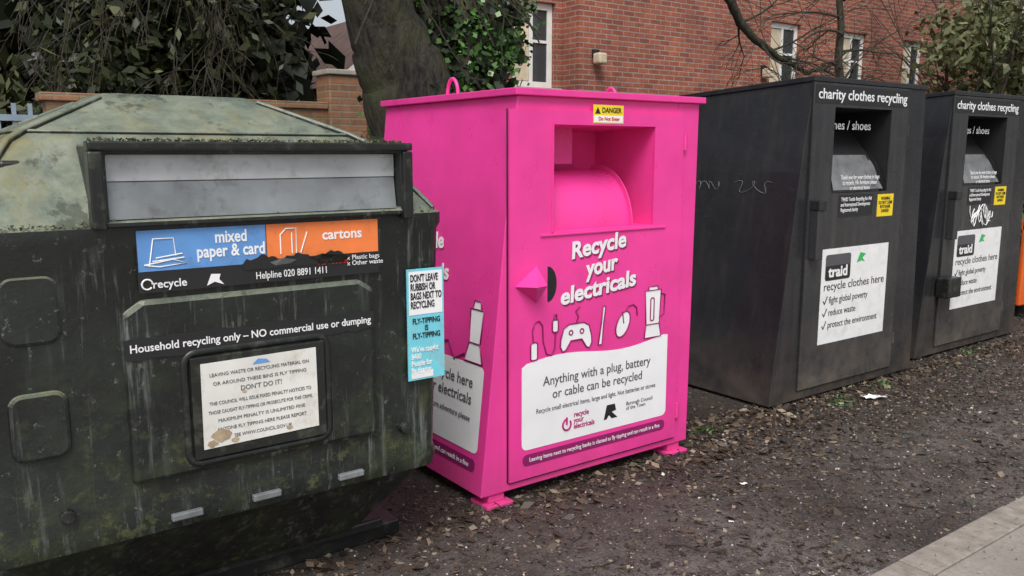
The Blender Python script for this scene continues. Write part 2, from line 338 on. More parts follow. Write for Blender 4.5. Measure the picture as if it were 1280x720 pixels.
# ---------------------------------------------------------------- collection bank builder
def bank(rt,P,mb,md,mi,mdr):
    D=P['depth']; z0=P['z0']; zt=P['hf']-.03; zb=P['hb']-.03; xl0,xlb,zbend,xlt=P['xl0'],P['xlb'],P['zbend'],P['xlt']; xr0,xrt=P['xr0'],P['xrt']
    hx0,hx1,hz0,hz1=P['hole']
    v=[];f=[]
    def A(*p): v.append(p); return len(v)-1
    FBL=A(xl0,0,z0);FLB=A(xlb,0,zbend);FTL=A(xlt,0,zt);FBR=A(xr0,0,z0);FTR=A(xrt,0,zt)
    BBL=A(xl0,D,z0);BLB=A(xlb,D,zbend);BTL=A(xlt,D,zb);BBR=A(xr0,D,z0);BTR=A(xrt,D,zb)
    a=A(hx0,0,z0);b=A(hx0,0,hz0);c=A(hx0,0,hz1);d=A(hx0,0,zt);e=A(hx1,0,z0);g=A(hx1,0,hz0);h=A(hx1,0,hz1);k=A(hx1,0,zt)
    f+=[(FBL,a,b,c,d,FTL,FLB),(a,e,g,b),(c,h,k,d),(e,FBR,FTR,k,h,g),(FBL,FLB,BLB,BBL),(FLB,FTL,BTL,BLB),(FBR,FTR,BTR,BBR),(BBL,BLB,BTL,BTR,BBR),(FTL,d,k,FTR,BTR,BTL),(FBL,BBL,BBR,FBR,e,a)]
    mesh('body',v,f,mb,rt,.004)
    dp=.42; v=[(hx0,0,hz0),(hx1,0,hz0),(hx1,0,hz1),(hx0,0,hz1),(hx0,dp,hz0),(hx1-.02,dp,hz0),(hx1-.02,dp,hz1-.02),(hx0,dp,hz1-.02)]
    mesh('recess',v,[(4,5,6,7),(0,1,5,4),(1,2,6,5),(2,3,7,6),(3,0,4,7)],mi,rt)
    dx0,dx1,dz0,dz1=P['door']
    ringpanel('door',dx0,dx1,dz0,dz1,hx0,hx1,hz0,hz1,-.014,-.002,md,rt,.003)
    for nm,b6 in (('gap_l',(dx0-.008,dx0-.001,-.003,-.001,dz0,dz1)),('gap_r',(dx1+.001,dx1+.008,-.003,-.001,dz0,dz1)),('gap_b',(dx0,dx1,-.003,-.001,dz0-.008,dz0-.001))):
        box(nm,*b6,'darkin',rt)
    o=P.get('over',.025)
    v=[(xlt-o,-o,zt),(xrt+o,-o,zt),(xrt+o,D+o,zb),(xlt-o,D+o,zb)]; v+=[(p[0],p[1],p[2]+.032) for p in v]
    mesh('lid',v,[(0,1,2,3),(4,5,6,7),(0,1,5,4),(1,2,6,5),(2,3,7,6),(3,0,4,7)],mb,rt,.004)
    r=P['drum_r']; cy=.03+r; cz=hz0+.0; nseg=16; pr=[]
    for i in range(nseg+1):
        t=math.radians(180-100*i/nseg); pr.append((cy+r*math.cos(t),cz+r*1.12*math.sin(t)))
    x0,x1=hx0+.002,hx1-P['drum_in']
    v=[(x0,p[0],p[1]) for p in pr]+[(x1,p[0],p[1]) for p in pr]; n=len(pr)
    mesh('drum',v,[(i,i+1,n+i+1,n+i) for i in range(n-1)]+[tuple(range(n,2*n))],mdr,rt,0,True)
    pr2=[(cy+(r+.022)*math.cos(math.radians(180-100*i/nseg)),cz+(r+.022)*1.12*math.sin(math.radians(180-100*i/nseg))) for i in range(nseg+1)]+[(cy+.05,cz)]
    n=len(pr2); v=[(x1,p[0],p[1]) for p in pr2]+[(x1+.008,p[0],p[1]) for p in pr2]
    mesh('drum_cheek',v,[tuple(range(n)),tuple(range(n,2*n))]+[(i,(i+1)%n,n+(i+1)%n,n+i) for i in range(n)],mi,rt)
    for z in P['hinges']:
        curve_mesh('hinge_%d'%int(z*100),[[(dx1+.012,-.012,z-.04),(dx1+.012,-.012,z+.04)]],.010,md,rt)

# ---------------------------------------------------------------- pink bank
pk=root('electricals_recycling_bank',(2.06,3.07,0))
bank(pk,dict(depth=1.24,z0=.06,hf=1.93,hb=1.93,xl0=0,xlb=.162,zbend=1.5,xlt=.21,xr0=1.385,xrt=1.40,hole=(.41,1.065,1.28,1.775),door=(.155,1.275,.10,1.84),drum_r=.25,drum_in=.13,hinges=(1.70,.25)),'pink','pink','pinkin','pink')
for i,(fx,fy) in enumerate(((.02,.0),(1.22,.0),(.02,1.1),(1.22,1.1))):
    box('foot_%d'%i,fx,fx+.15,fy-.025,fy+.12,0,.018,'pink',pk,.004); box('foot_leg_%d'%i,fx+.03,fx+.12,fy+.01,fy+.09,.018,.065,'pink',pk,.004)
for i,(ex,ey) in enumerate(((.26,.62),(1.34,.62))):
    curve_mesh('lifting_eye_%d'%i,[[(ex,ey+.05*math.cos(t),1.93+.085*math.sin(t)) for t in np.linspace(0,math.pi,10)]],.009,'pink',pk)
box('inner_box',.412,.70,.20,.40,1.59,1.772,'pink',pk,.004)
box('opening_lip',.33,1.15,-.022,-.012,1.262,1.272,'pink',pk,.002)
box('opening_side_l',.395,.405,-.020,-.012,1.28,1.79,'pink',pk,.001)
yb=-.014
mesh('lock_guard',[(.31,yb,1.13),(.31,yb,.95),(.185,yb,1.04),(.235,yb-.10,1.045),(.31,yb-.085,1.045)],[(0,3,4),(1,4,3),(2,3,0),(2,1,3),(0,4,1),(0,1,2)],'pink',pk,.002)
prism('lock_hole',[(.375+.055*math.cos(t),1.035+.085*math.sin(t)) for t in np.linspace(-math.pi/2,math.pi/2,16)],yb-.0015,yb,'darkin',pk)
yl=yb-.0018
box('danger_label',.645,.84,yl,yb-.0002,1.785,1.872,'yellow',pk)
box('danger_strip',.650,.835,yl-.001,yl-.0002,1.79,1.822,'white',pk)
text('danger_text','DANGER',.762,yl-.001,1.836,.034,'blacktxt',pk,'CENTER',bold=.02,width=.125)
text('danger_text2','Do Not Enter',.745,yl-.002,1.799,.024,'red',pk,'CENTER',bold=.02)
mesh('danger_triangle',[(.655,yl-.001,1.83),(.69,yl-.001,1.83),(.6725,yl-.001,1.862)],[(0,1,2)],'blacktxt',pk)
for (s,x,z,wd) in (('Recycle',.695,1.165,.36),('your',.715,1.063,.22),('electricals',.70,.955,.50)):
    text('slogan_shadow_'+s,s,x+.008,yl,z-.008,.112,'shadowprint',pk,'CENTER',rot=.11,bold=.036,shear=.15,width=wd)
    text('slogan_'+s,s,x,yl-.0016,z,.112,'white',pk,'CENTER',rot=.11,bold=.032,shear=.15,width=wd)
pts=rrect(.225,1.195,.245,.60,.03)
lower=[p for p in pts if p[1]<.5]
br_=[p for p in lower if p[0]>.7]; bl_=[p for p in lower if p[0]<=.7]
prism('info_panel',br_+[(1.195,.69)]+[(.225+.97*t,.662+.020*math.sin(t*7)+.022*t) for t in np.linspace(.97,.03,16)]+[(.225,.65)]+bl_,yl,yb-.0002,'white',pk)
yt=yl-.0012
text('info_1','Anything with a plug, battery',.71,yt,.545,.066,'greytxt',pk,'CENTER',bold=.004,width=.72)
text('info_2','or cable can be recycled',.71,yt,.475,.066,'greytxt',pk,'CENTER',bold=.004,width=.60)
text('info_3','Recycle small electrical items, large and light. Not batteries or stoves',.71,yt,.415,.034,'greytxt',pk,'CENTER',width=.80)
text('logo_text','recycle\nyour\nelectricals',.545,yt,.355,.038,'magtxt',pk,'LEFT',bold=.02,ls=.8,sx=.9)
curve_mesh('logo_ring',[[(.50+.026*math.cos(t),yt,.325+.028*math.sin(t)) for t in np.linspace(.9+.7,5.9+1,14)]],.005,'magtxt',pk)
curve_mesh('logo_bar',[[(.50,yt,.325),(.50,yt,.362)]],.005,'magtxt',pk)
mesh('council_logo',[(.745,yt,.30),(.765,yt,.375),(.82,yt,.375),(.83,yt,.34),(.80,yt,.335),(.84,yt,.30),(.80,yt,.30),(.78,yt,.32),(.765,yt,.30)],[tuple(range(9))],'blacktxt',pk)
text('council_text','Borough Council\nof the Town',.90,yt,.35,.028,'greytxt',pk,'LEFT',ls=.9)
prism('warning_strip',rrect(.23,1.19,.165,.222,.027),yl,yb-.0002,'plum',pk)
text('warning_text','Leaving items next to recycling banks is classed as fly tipping and can result in a fine',.71,yt,.184,.03,'white',pk,'CENTER',width=.88)
def ic(name,pts,fill=False,off=(0,0),cyc=True,sc=1,outline='plum',w=.0036):
    P3=[(off[0]+p[0]*sc,off[1]+p[1]*sc) for p in pts]
    if fill: prism(name+'_fill',P3,yl-.0006,yl,'white',pk)
    curve_mesh(name,[[(p[0],yl-.0012,p[1]) for p in P3]],w,outline,pk,1,cyclic=cyc)
ic('icon_charger',rrect(.275,.315,.68,.765,.012),True)
ic('icon_charger_cable',[(.29,.765),(.285,.82),(.30,.86),(.325,.865),(.345,.84),(.35,.76),(.37,.70),(.40,.69),(.42,.72),(.425,.80)],cyc=False,outline='plum')
ic('icon_plug',rrect(.405,.44,.80,.86,.01),True)
ic('icon_plug_pins',[(.415,.86),(.415,.885),(.43,.885),(.43,.86)],cyc=False)
gc=[(-.10,-.045),(-.098,-.01),(-.08,.045),(-.045,.062),(.045,.062),(.08,.045),(.098,-.01),(.10,-.045),(.085,-.07),(.065,-.062),(.035,-.02),(-.035,-.02),(-.065,-.062),(-.085,-.07)]
ic('icon_controller',gc,True,(.555,.765)); ic('icon_controller_cable',[(.555,.83),(.567,.86),(.55,.885),(.575,.91)],cyc=False)
ic('icon_stick_l',[(.012*math.cos(t),.012*math.sin(t)) for t in np.linspace(0,6,8)],False,(.52,.785)); ic('icon_stick_r',[(.012*math.cos(t),.012*math.sin(t)) for t in np.linspace(0,6,8)],False,(.59,.785))
ic('icon_toothbrush',[(.70,.70),(.722,.70),(.733,.81),(.745,.89),(.728,.895),(.718,.81)],True)
ic('icon_mouse',[(.045*math.cos(t)+.02*math.sin(t),.065*math.sin(t)) for t in np.linspace(0,2*math.pi,18,endpoint=False)],True,(.865,.785)); ic('icon_mouse_line',[(.86,.85),(.87,.79)],cyc=False)
ic('icon_mouse_cable',[(.88,.85),(.90,.875),(.935,.88),(.96,.86),(.965,.82)],cyc=False)
ic('icon_jug',[(1.03,.76),(1.02,.94),(1.135,.94),(1.125,.76)],True); ic('icon_jug_handle',[(1.13,.92),(1.165,.91),(1.16,.81),(1.125,.79)],cyc=False)
ic('icon_jug_base',[(1.02,.69),(1.03,.76),(1.125,.76),(1.14,.69)],True); ic('icon_jug_lid',[(1.045,.94),(1.045,.96),(1.11,.96),(1.11,.94)],True)
ic('icon_jug_window',rrect(1.06,1.085,.78,.90,.01),False)
tl=math.atan(.165/1.44)
def sx_(z): return (z-.06)*.162/1.44
def sidepoly(name,pts,off,mat):
    n=len(pts); v=[(sx_(z)-off,y,z) for y,z in pts]
    return mesh(name,v,[tuple(range(n))],mat,pk)
sidepoly('side_info_panel',[(p[0],p[1]) for p in rrect(.06,1.05,.25,.66,.03)],.003,'white')
sidepoly('side_warning_strip',rrect(.07,1.05,.16,.22,.027),.003,'plum')
def stext(nm,s,yfront,z,size,mat,al='RIGHT',bold=.0,sx=1,rot=0):
    o=text(nm,s,sx_(z)-.0055,yfront,z,size,mat,pk,al,rot=rot,side=True,bold=bold,sx=sx,tilt=0)
    R=Matrix.Rotation(tl,4,'Y')@Matrix.Rotation(math.radians(-90),4,'Z')@Matrix.Rotation(math.radians(90),4,'X')@Matrix.Rotation(rot,4,'Z')
    o.rotation_euler=R.to_euler()
stext('side_slogan_1','Recycle',.50,1.18,.112,'white',bold=.03,rot=.1)
stext('side_slogan_2','your',.58,1.08,.112,'white',bold=.03,rot=.1)
stext('side_slogan_3','electricals',.43,1.03,.112,'white',bold=.03,rot=.1)
stext('side_text_1','Recycle here',.14,.55,.075,'greytxt',bold=.006)
stext('side_text_2','your electricals',.14,.47,.075,'greytxt',bold=.006)
stext('side_text_3','for a future adventure please',.14,.39,.04,'greytxt')
stext('side_warn','banks is classed as fly tipping and can result in a fine',.12,.178,.034,'white')
def sic(nm,pts):
    curve_mesh(nm,[[(sx_(z)-.005,y,z) for y,z in pts]],.004,'plum',pk,1,cyclic=True); sidepoly(nm+'_fill',pts,.0035,'white')
sic('side_icon_jug',[(.20,.76),(.21,.92),(.10,.92),(.11,.76)]); sic('side_icon_base',[(.23,.67),(.20,.76),(.11,.76),(.08,.67)])
sic('side_icon_jug_top',[(.19,.92),(.18,.96),(.13,.96),(.12,.92)])
curve_mesh('side_icon_cable',[[(sx_(z)-.006,y,z) for y,z in ((.23,.70),(.32,.66),(.38,.74),(.46,.72),(.5,.79),(.6,.76))]],.004,'plum',pk,1)

# ---------------------------------------------------------------- black banks
def black_bank(name,loc,second=False):
    rt=root(name,loc)
    bank(rt,dict(depth=1.25,z0=.02,hf=2.12,hb=2.05,xl0=0,xlb=.205,zbend=1.52,xlt=.30,xr0=1.71,xrt=1.64,hole=(.52,1.19,1.38,1.935),door=(.285,1.40,.085,2.085),drum_r=.27,drum_in=.03,hinges=(1.8,1.1,.3),over=.012),'black','blackdoor','darkin','drum')
    yb=-.014; yl=yb-.0018; yt=yl-.0012
    box('header_strip',.30,1.39,yl,yb-.0002,1.955,2.07,'blacktxt',rt)
    text('header_text','charity clothes recycling',.845,yt,1.985,.092,'white',rt,'CENTER',bold=.01,width=1.04)
    mesh('chute_plate',[(.53,.10,1.60),(1.15,.10,1.60),(1.15,.36,1.91),(.53,.36,1.91)],[(0,1,2,3)],'darkin',rt)
    text('chute_text','clothes / shoes',.80,.085,1.80,.085,'white',rt,'CENTER',bold=.008,width=.60)
    mesh('worn_flap',[(.56,-.006,1.40),(1.15,-.006,1.40),(1.08,.10,1.63),(.63,.10,1.63)],[(0,1,2,3)],'drum',rt)
    text('flap_text','Thank you for your clothes in bags\nto recycle. No furniture please\nor electrical items',.86,-.010,1.47,.04,'white',rt,'CENTER',ls=.9,width=.46)
    box('info_sticker',.62,1.02,yl,yb-.0002,1.22,1.365,'blacktxt',rt)
    text('info_sticker_text','TRAID Textile Recycling for Aid\nand International Development\nRegistered charity',.64,yt,1.325,.037,'white',rt,'LEFT',ls=.95,width=.36)
    box('yellow_sticker',1.08,1.28,yl,yb-.0002,1.205,1.36,'yellow',rt)
    text('yellow_sticker_text','WARNING\nDO NOT CLIMB\nINTO BANK\nDANGER',1.18,yt,1.32,.032,'blacktxt',rt,'CENTER',bold=.01,ls=.9,width=.17)
    box('poster',.47,1.26,yl,yb-.0002,.37,1.015,'whited',rt)
    prism('poster_logo',rrect(.51,.80,.80,.975,.02),yt,yl-.0002,'greytxt',rt)
    prism('poster_logo_box',rrect(.515,.795,.805,.90,.015),yt-.0008,yt-.0002,'blacktxt',rt)
    text('poster_logo_text','traid',.655,yt-.0018,.825,.10,'white',rt,'CENTER',bold=.03,width=.22)
    mesh('poster_mark',[(.87,yt,.90),(.91,yt,.97),(.98,yt,.955),(.94,yt,.93),(.97,yt,.90),(.93,yt,.91)],[(0,1,2,3,4,5)],'green',rt)
    text('poster_t1','recycle clothes here',.50,yt,.735,.08,'blacktxt',rt,'LEFT',width=.72)
    for i,s in enumerate(('fight global poverty','reduce waste','protect the environment')):
        z=.645-.085*i; text('poster_l%d'%i,s,.57,yt,z,.066,'blacktxt',rt,'LEFT',sx=.9)
        curve_mesh('poster_tick%d'%i,[[(.505,yt,z+.02),(.52,yt,z),(.55,yt,z+.05)]],.004,'blacktxt',rt,1)
    prism('lock_housing',[(.31,.96),(.38,.96),(.38,1.30),(.34,1.33),(.31,1.30)],-.075,-.013,'blackdoor',rt,.006)
    box('lock_housing_cap',.305,.385,-.085,-.013,1.28,1.345,'black',rt,.006)
    box('base_skid_l',.04,.12,.0,1.24,0,.02,'gdark',rt); box('base_skid_r',1.6,1.68,0,1.24,0,.02,'gdark',rt)
    if second:
        box('padlock_box',.22,.42,-.12,-.013,.50,.66,'gdark',rt,.008)
        sp=[]
        for k in range(3):
            sp.append([(.70+.32*t+.05*math.sin(17*t+k*2),-.019,1.10+.06*math.sin(23*t+k)+.03*k) for t in np.linspace(0,1,26)])
        curve_mesh('graffiti',sp,.004,'white',rt,1)
    else:
        def sxx(z): return .205*((z-.02)/1.50)
        sp=[[(sxx(1.42+.04*math.sin(14*t+1))-.003,.20+.30*t+.03*math.sin(19*t),1.42+.04*math.sin(14*t+1)) for t in np.linspace(0,1,24)],
            [(sxx(1.42+.03*math.sin(24*t))-.003,.62+.25*t+.02*math.cos(19*t),1.42+.03*math.sin(24*t)) for t in np.linspace(0,1,24)]]
        curve_mesh('graffiti',sp,.0022,'drum',rt,1)
    return rt
black_bank('clothes_recycling_bank',(4.42,3.25,0))
black_bank('clothes_recycling_bank.001',(6.43,3.38,0),True)

# ---------------------------------------------------------------- green paper bank
gb=root('paper_recycling_bank',(.88,3.5,0))
def rring(hx,hy,r,z,seg=4):
    return [(p[0],p[1],z) for p in rrect(-hx,hx,-hy,hy,r,seg)]
rings=[rring(.52,.46,.05,.10),rring(.56,.50,.05,.14),rring(.735,.69,.06,.40),rring(.775,.725,.06,.42),rring(.785,.735,.06,.47),rring(.78,.73,.07,.50),rring(.80,.75,.07,1.36),
       rring(.81,.76,.07,1.385),rring(.81,.76,.07,1.425),rring(.79,.74,.07,1.44),rring(.62,.55,.10,1.68),rring(.57,.50,.10,1.71),rring(.30,.26,.08,1.835),rring(.26,.22,.06,1.855),rring(.24,.20,.06,1.85)]
n=len(rings[0]); v=[p for r in rings for p in r]; f=[]
for i in range(len(rings)-1):
    for j in range(n): f.append((i*n+j,i*n+(j+1)%n,(i+1)*n+(j+1)%n,(i+1)*n+j))
f+=[tuple(range(n)),tuple(range((len(rings)-1)*n,len(rings)*n))]
mesh('moulded_body',v,f,'gbin',gb,0,True)
hips=[]
for sx in (-1,1):
    for sy in (-1,1):
        hips.append([(sx*.77,sy*.72,1.44),(sx*.595,sy*.525,1.685),(sx*.545,sy*.475,1.715),(sx*.28,sy*.24,1.835)])
curve_mesh('roof_hip_ribs',hips,.012,'gbin',gb,3)
curve_mesh('roof_panel_rib',[[(p[0],p[1],1.712) for p in rrect(-.57,.57,-.50,.50,.10,4)]],.008,'gbin',gb,2,cyclic=True)
box('plinth',-.70,.76,-.42,.5,.0,.075,'gdark',gb,.01)
box('plinth_step',-.60,.66,-.46,.46,.075,.12,'gdark',gb,.01)
YF=-.752
ringpanel('slot_housing',-.415,.635,1.425,1.675,-.375,.60,1.445,1.645,-.785,-.45,'gbin',gb,.008)
box('slot_housing_back',-.40,.62,-.52,-.44,1.43,1.67,'gdark',gb)
box('slot_flap_upper',-.372,.597,-.742,-.735,1.562,1.643,'steel',gb,.002)
mesh('slot_flap_lower',[(-.372,-.755,1.448),(.597,-.755,1.448),(.597,-.738,1.560),(-.372,-.738,1.560),(-.372,-.748,1.448),(.597,-.748,1.448),(.597,-.731,1.560),(-.372,-.731,1.560)],[(0,1,2,3),(4,5,6,7),(0,1,5,4),(3,2,6,7),(0,3,7,4),(1,2,6,5)],'steeld',gb)
prism('slot_post_l',[(-.425,1.425),(-.385,1.42),(-.385,1.652),(-.425,1.652)],-.80,-.74,'gdark',gb,.006); box('slot_post_r',.605,.645,-.80,-.74,1.41,1.652,'gdark',gb,.006)
box('slot_top_lip',-.425,.645,-.80,-.74,1.655,1.682,'gdark',gb,.006)
def frame(nm,x0,x1,z0,z1,r,w,yy=YF,mat='gbin',sink=.72):
    curve_mesh(nm,[[(p[0],yy+w*sink,p[1]) for p in rrect(x0,x1,z0,z1,r)]],w,mat,gb,3,cyclic=True)
prism('front_bulge',[(-.36,.60),(.50,.60),(.50,1.16),(.44,1.20),(-.30,1.20),(-.36,1.16)],YF-.006,YF+.05,'gbin',gb,.02)
frame('notice_frame',-.185,.305,.635,1.01,.04,.016,YF-.010,'gdark')
for i,(xa,za) in enumerate(((-.60,1.20),(-.60,.85))): prism('rib_%d'%i,rrect(xa-.08,xa+.08,za-.11,za+.10,.04),YF+.001,YF+.05,'gbin',gb,.012)
for i,xx in enumerate((-.25,.02,.34)): box('lug_%d'%i,xx,xx+.10,-.752,-.70,.452,.475,'steeld',gb,.004)
for i,(xx,zz) in enumerate(((-.55,.55),(.62,.60))):
    prism('bolt_%d'%i,[(xx+.022*math.cos(t),zz+.022*math.sin(t)) for t in np.linspace(0,6.28,12,endpoint=False)],-.757,-.73,'gdark',gb,.004)
for i,(a,b) in enumerate(((-.60,-.58),(.66,-.60))):
    o=box('roof_cap_%d'%i,a-.03,a+.03,b-.02,b+.03,1.565,1.625,'gdark',gb,.01)
mt=[]
for k in range(900):
    t=random.random(); mt.append((-.75+1.5*t,-.758+random.gauss(0,.006),1.432+abs(random.gauss(0,.006)))) if random.random()<.35 else mt.append((random.uniform(-.41,.63),random.uniform(-.79,-.76)+.03,1.684+abs(random.gauss(0,.003))))
quads('moss_tufts',mt,.008,'bleaf',gb,1.3)
yl=YF-.010; yt=yl-.0012
def lab(nm,x0,x1,z0,z1,mat,d=0,jag=False): return box(nm,x0,x1,yl-d,yl+.004-d,z0,z1,mat,gb)
lab('label_black',-.305,.517,1.218,1.414,'blacktxt')
box('label_blue',-.302,.10,yl-.0014,yl-.0004,1.285,1.412,'blue',gb); box('label_orange',.103,.514,yl-.0014,yl-.0004,1.295,1.412,'orange',gb)
yt=yl-.0026
text('label_t1','mixed\npaper & card',-.015,yt,1.362,.056,'white',gb,'CENTER',bold=.02,ls=.80,width=.22)
text('label_t2','cartons',.375,yt,1.350,.05,'white',gb,'CENTER',bold=.02)
text('label_t3','Helpline 020 8891 1411',.06,yt,1.232,.034,'white',gb,'LEFT',bold=.004,width=.25)
text('label_t4','recycle',-.265,yt,1.232,.036,'white',gb,'LEFT',bold=.012)
curve_mesh('label_ring',[[(-.280+.016*math.cos(t),yt,1.245+.016*math.sin(t)) for t in np.linspace(0,5.6,12)]],.003,'white',gb,1)
text('label_t5','x Plastic bags\nx Other waste',.39,yt,1.272,.024,'white',gb,'LEFT',ls=.85); text('label_t6','No Foodies',.28,yt,1.262,.024,'red',gb,'LEFT')
curve_mesh('label_icon_box',[[(-.27,yt,1.30),(-.255,yt,1.385),(-.195,yt,1.385),(-.19,yt,1.33)],[(-.285,yt,1.305),(-.20,yt,1.318),(-.16,yt,1.305),(-.24,yt,1.297),(-.285,yt,1.305)],[(-.25,yt,1.325),(-.17,yt,1.335)],[(-.26,yt,1.315),(-.165,yt,1.322)]],.0022,'white',gb,1)
curve_mesh('label_icon_carton',[[(.15,yt,1.31),(.15,yt,1.375),(.17,yt,1.395),(.205,yt,1.395),(.205,yt,1.31)],[(.19,yt,1.31),(.19,yt,1.38)],[(.22,yt,1.31),(.245,yt,1.38)]],.0022,'white',gb,1)
mesh('label_council_mark',[(-.10,yt,1.225),(-.085,yt,1.262),(-.055,yt,1.26),(-.06,yt,1.243),(-.045,yt,1.225),(-.075,yt,1.236)],[(0,1,2,3,4,5)],'white',gb)
rt_=[(.02+.36*t,1.283+.018*abs(math.sin(t*9))+random.uniform(0,.014)) for t in np.linspace(0,1,30)]
prism('label_torn',[(.02,1.265)]+[(.38,1.265)]+rt_[::-1],yt-.0006,yt+.0004,'blacktxt',gb)
for i,(px,pz) in enumerate(((.11,1.285),(.25,1.29),(.31,1.282))):
    mesh('label_peel_%d'%i,[(px,yt-.002,pz),(px+.04,yt-.018,pz+.014),(px+.09,yt-.012,pz+.004),(px+.07,yt-.002,pz-.008),(px+.02,yt-.002,pz-.012)],[(0,1,2,3,4)],'gdark' if i else 'steeld',gb)
prism('strip_black',[(-.36,1.013)]+[(-.36+.85*t,1.012+random.uniform(-.006,.004)) for t in np.linspace(.05,.95,24)]+[(.49,1.017),(.49,1.075)]+[(-.36+.85*t,1.078+random.uniform(-.004,.006)) for t in np.linspace(.95,.05,24)]+[(-.36,1.075)],yl,yl+.004,'blacktxt',gb)
text('strip_text','Household recycling only – NO commercial use or dumping',-.345,yl-.0014,1.035,.036,'white',gb,'LEFT',bold=.012,width=.82)
box('notice_back',-.17,.29,YF-.020,YF-.004,.65,.995,'gdark',gb,.004)
prism('notice',[(-.142,.684),(.258,.69),(.256,.975),(-.139,.972)],YF-.023,YF-.0205,'notice',gb)
for i,(s,w) in enumerate((('LEAVING WASTE OR RECYCLING MATERIAL ON',.34),('OR AROUND THESE BINS IS FLY TIPPING',.32),("DON'T DO IT!",.14),('THE COUNCIL WILL ISSUE FIXED PENALTY NOTICES TO',.35),('THOSE CAUGHT FLY-TIPPING OR PROSECUTE FOR THIS CRIME.',.36),('MAXIMUM PENALTY IS UNLIMITED FINE',.30),('ANYONE FLY TIPPING HERE PLEASE REPORT',.31),('SEE WWW.COUNCIL.GOV.UK',.2))):
    text('notice_t%d'%i,s,.058,YF-.0238,.925-.030*i-(.006 if i>2 else 0),.017 if i!=2 else .024,'greytxt',gb,'CENTER',bold=.0,width=w)
mesh('notice_mark',[(.03,YF-.0245,.948),(.05,YF-.0245,.965),(.08,YF-.0245,.96),(.09,YF-.0245,.948)],[(0,1,2,3)],'blue',gb)
for i,(cx,cz,rr_) in enumerate(((-.08,.725,.032),(-.115,.70,.016),(-.04,.70,.013),(.15,.705,.010),(.0,.86,.007))):
    prism('notice_stain_%d'%i,[(cx+rr_*(1+random.uniform(-.25,.25))*math.cos(t),cz+rr_*.7*(1+random.uniform(-.25,.25))*math.sin(t)) for t in np.linspace(0,6.28,14,endpoint=False)],YF-.0246,YF-.0231,'stain',gb)
box('flytip_sticker',.632,.792,yl+.004,yl+.009,.785,1.215,'cyan',gb)
box('flytip_sticker_white',.64,.785,yl+.0025,yl+.0038,1.04,1.205,'white',gb)
text('flytip_t1',"DON'T LEAVE\nRUBBISH OR\nBAGS NEXT TO\nRECYCLING",.645,yl+.001,1.168,.038,'blacktxt',gb,'LEFT',bold=.025,ls=.90,width=.135)
text('flytip_t2','FLY-TIPPING\nIS\nFLY-TIPPING',.713,yl+.002,1.005,.030,'blacktxt',gb,'CENTER',bold=.02,ls=.95,width=.12)
text('flytip_t3',"We've caught\n8400\nPeople for\nfly-tipping",.645,yl+.002,.895,.030,'white',gb,'LEFT',bold=.02,ls=.9,width=.12)
box('flytip_foot',.645,.74,yl+.0025,yl+.0038,.792,.818,'white',gb)

# ---------------------------------------------------------------- orange barrier beyond
ob=root('plastic_barrier',(9.0,3.72,0))
box('panel',0,1.6,-.02,.03,.12,1.0,'orangep',ob,.015); box('rail',0,1.6,-.03,.04,.88,.98,'orangep',ob,.01)
for i in range(3): box('foot_%d'%i,.1+.6*i,.2+.6*i,-.2,.2,0,.12,'gdark',ob,.01)

# ---------------------------------------------------------------- brick building
bh=root('brick_house',(0,0,0))
Hh=7.0; YB=12.4
def window(nm,x0,x1,z0,z1,y):
    box(nm+'_reveal',x0-.0,x1+.0,y-.004,y+.12,z0,z1,'glass',bh)
    for a,b,c,d in ((x0,x0+.09,z0,z1),(x1-.09,x1,z0,z1),(x0+.09,x1-.09,z1-.10,z1),(x0+.09,x1-.09,z0,z0+.09)):
        box(nm+'_frame',a,b,y-.03,y-.005,c,d,'frame',bh,.004)
    xm=(x0+x1)/2; box(nm+'_mullion',xm-.03,xm+.03,y-.026,y-.005,z0+.09,z1-.10,'frame',bh)
    zm=z0+(z1-z0)*.55; box(nm+'_transom',x0+.09,xm-.03,y-.024,y-.005,zm-.02,zm+.02,'frame',bh); box(nm+'_transom2',xm+.03,x1-.09,y-.024,y-.005,zm-.02,zm+.02,'frame',bh)
    box(nm+'_blind',x0+.10,xm-.035,y-.010,y-.006,z0+.1,z1-.11,'curtain',bh)
    box(nm+'_sill',x0-.08,x1+.08,y-.19,y-.033,z0-.09,z0-.003,'stone',bh,.006)
def wall_with_windows(nm,x0,x1,y,wins):
    xs=sorted(set([x0,x1]+[w[0] for w in wins]+[w[1] for w in wins])); zs=sorted(set([0,Hh]+[w[2] for w in wins]+[w[3] for w in wins]))
    v=[];f=[];idx={}
    for a in xs:
        for b in zs: idx[(a,b)]=len(v); v.append((a,y,b))
    for i in range(len(xs)-1):
        for j in range(len(zs)-1):
            cx,cz=(xs[i]+xs[i+1])/2,(zs[j]+zs[j+1])/2
            if any(w[0]<cx<w[1] and w[2]<cz<w[3] for w in wins): continue
            f.append((idx[(xs[i],zs[j])],idx[(xs[i+1],zs[j])],idx[(xs[i+1],zs[j+1])],idx[(xs[i],zs[j+1])]))
    for w in wins:
        k=len(v); v+= [(w[0],y,w[2]),(w[1],y,w[2]),(w[1],y,w[3]),(w[0],y,w[3]),(w[0],y+.13,w[2]),(w[1],y+.13,w[2]),(w[1],y+.13,w[3]),(w[0],y+.13,w[3])]
        for i in range(4): j=(i+1)%4; f.append((k+i,k+j,k+4+j,k+4+i))
    mesh(nm,v,f,'brick',bh)
    for i,w in enumerate(wins): window('%s_window_%d'%(nm,i),w[0]+.002,w[1]-.002,w[2]+.002,w[3]-.002,y+.10)
zw=(2.58,3.80); zu=(5.1,6.2)
A=[(7.30,8.08)]; C=[(13.1,14.0),(15.35,16.2),(17.6,18.4)]
wall_with_windows('wall_a',6.75,8.2,10.0,[(a,b,z[0],z[1]) for a,b in A for z in (zw,zu)])
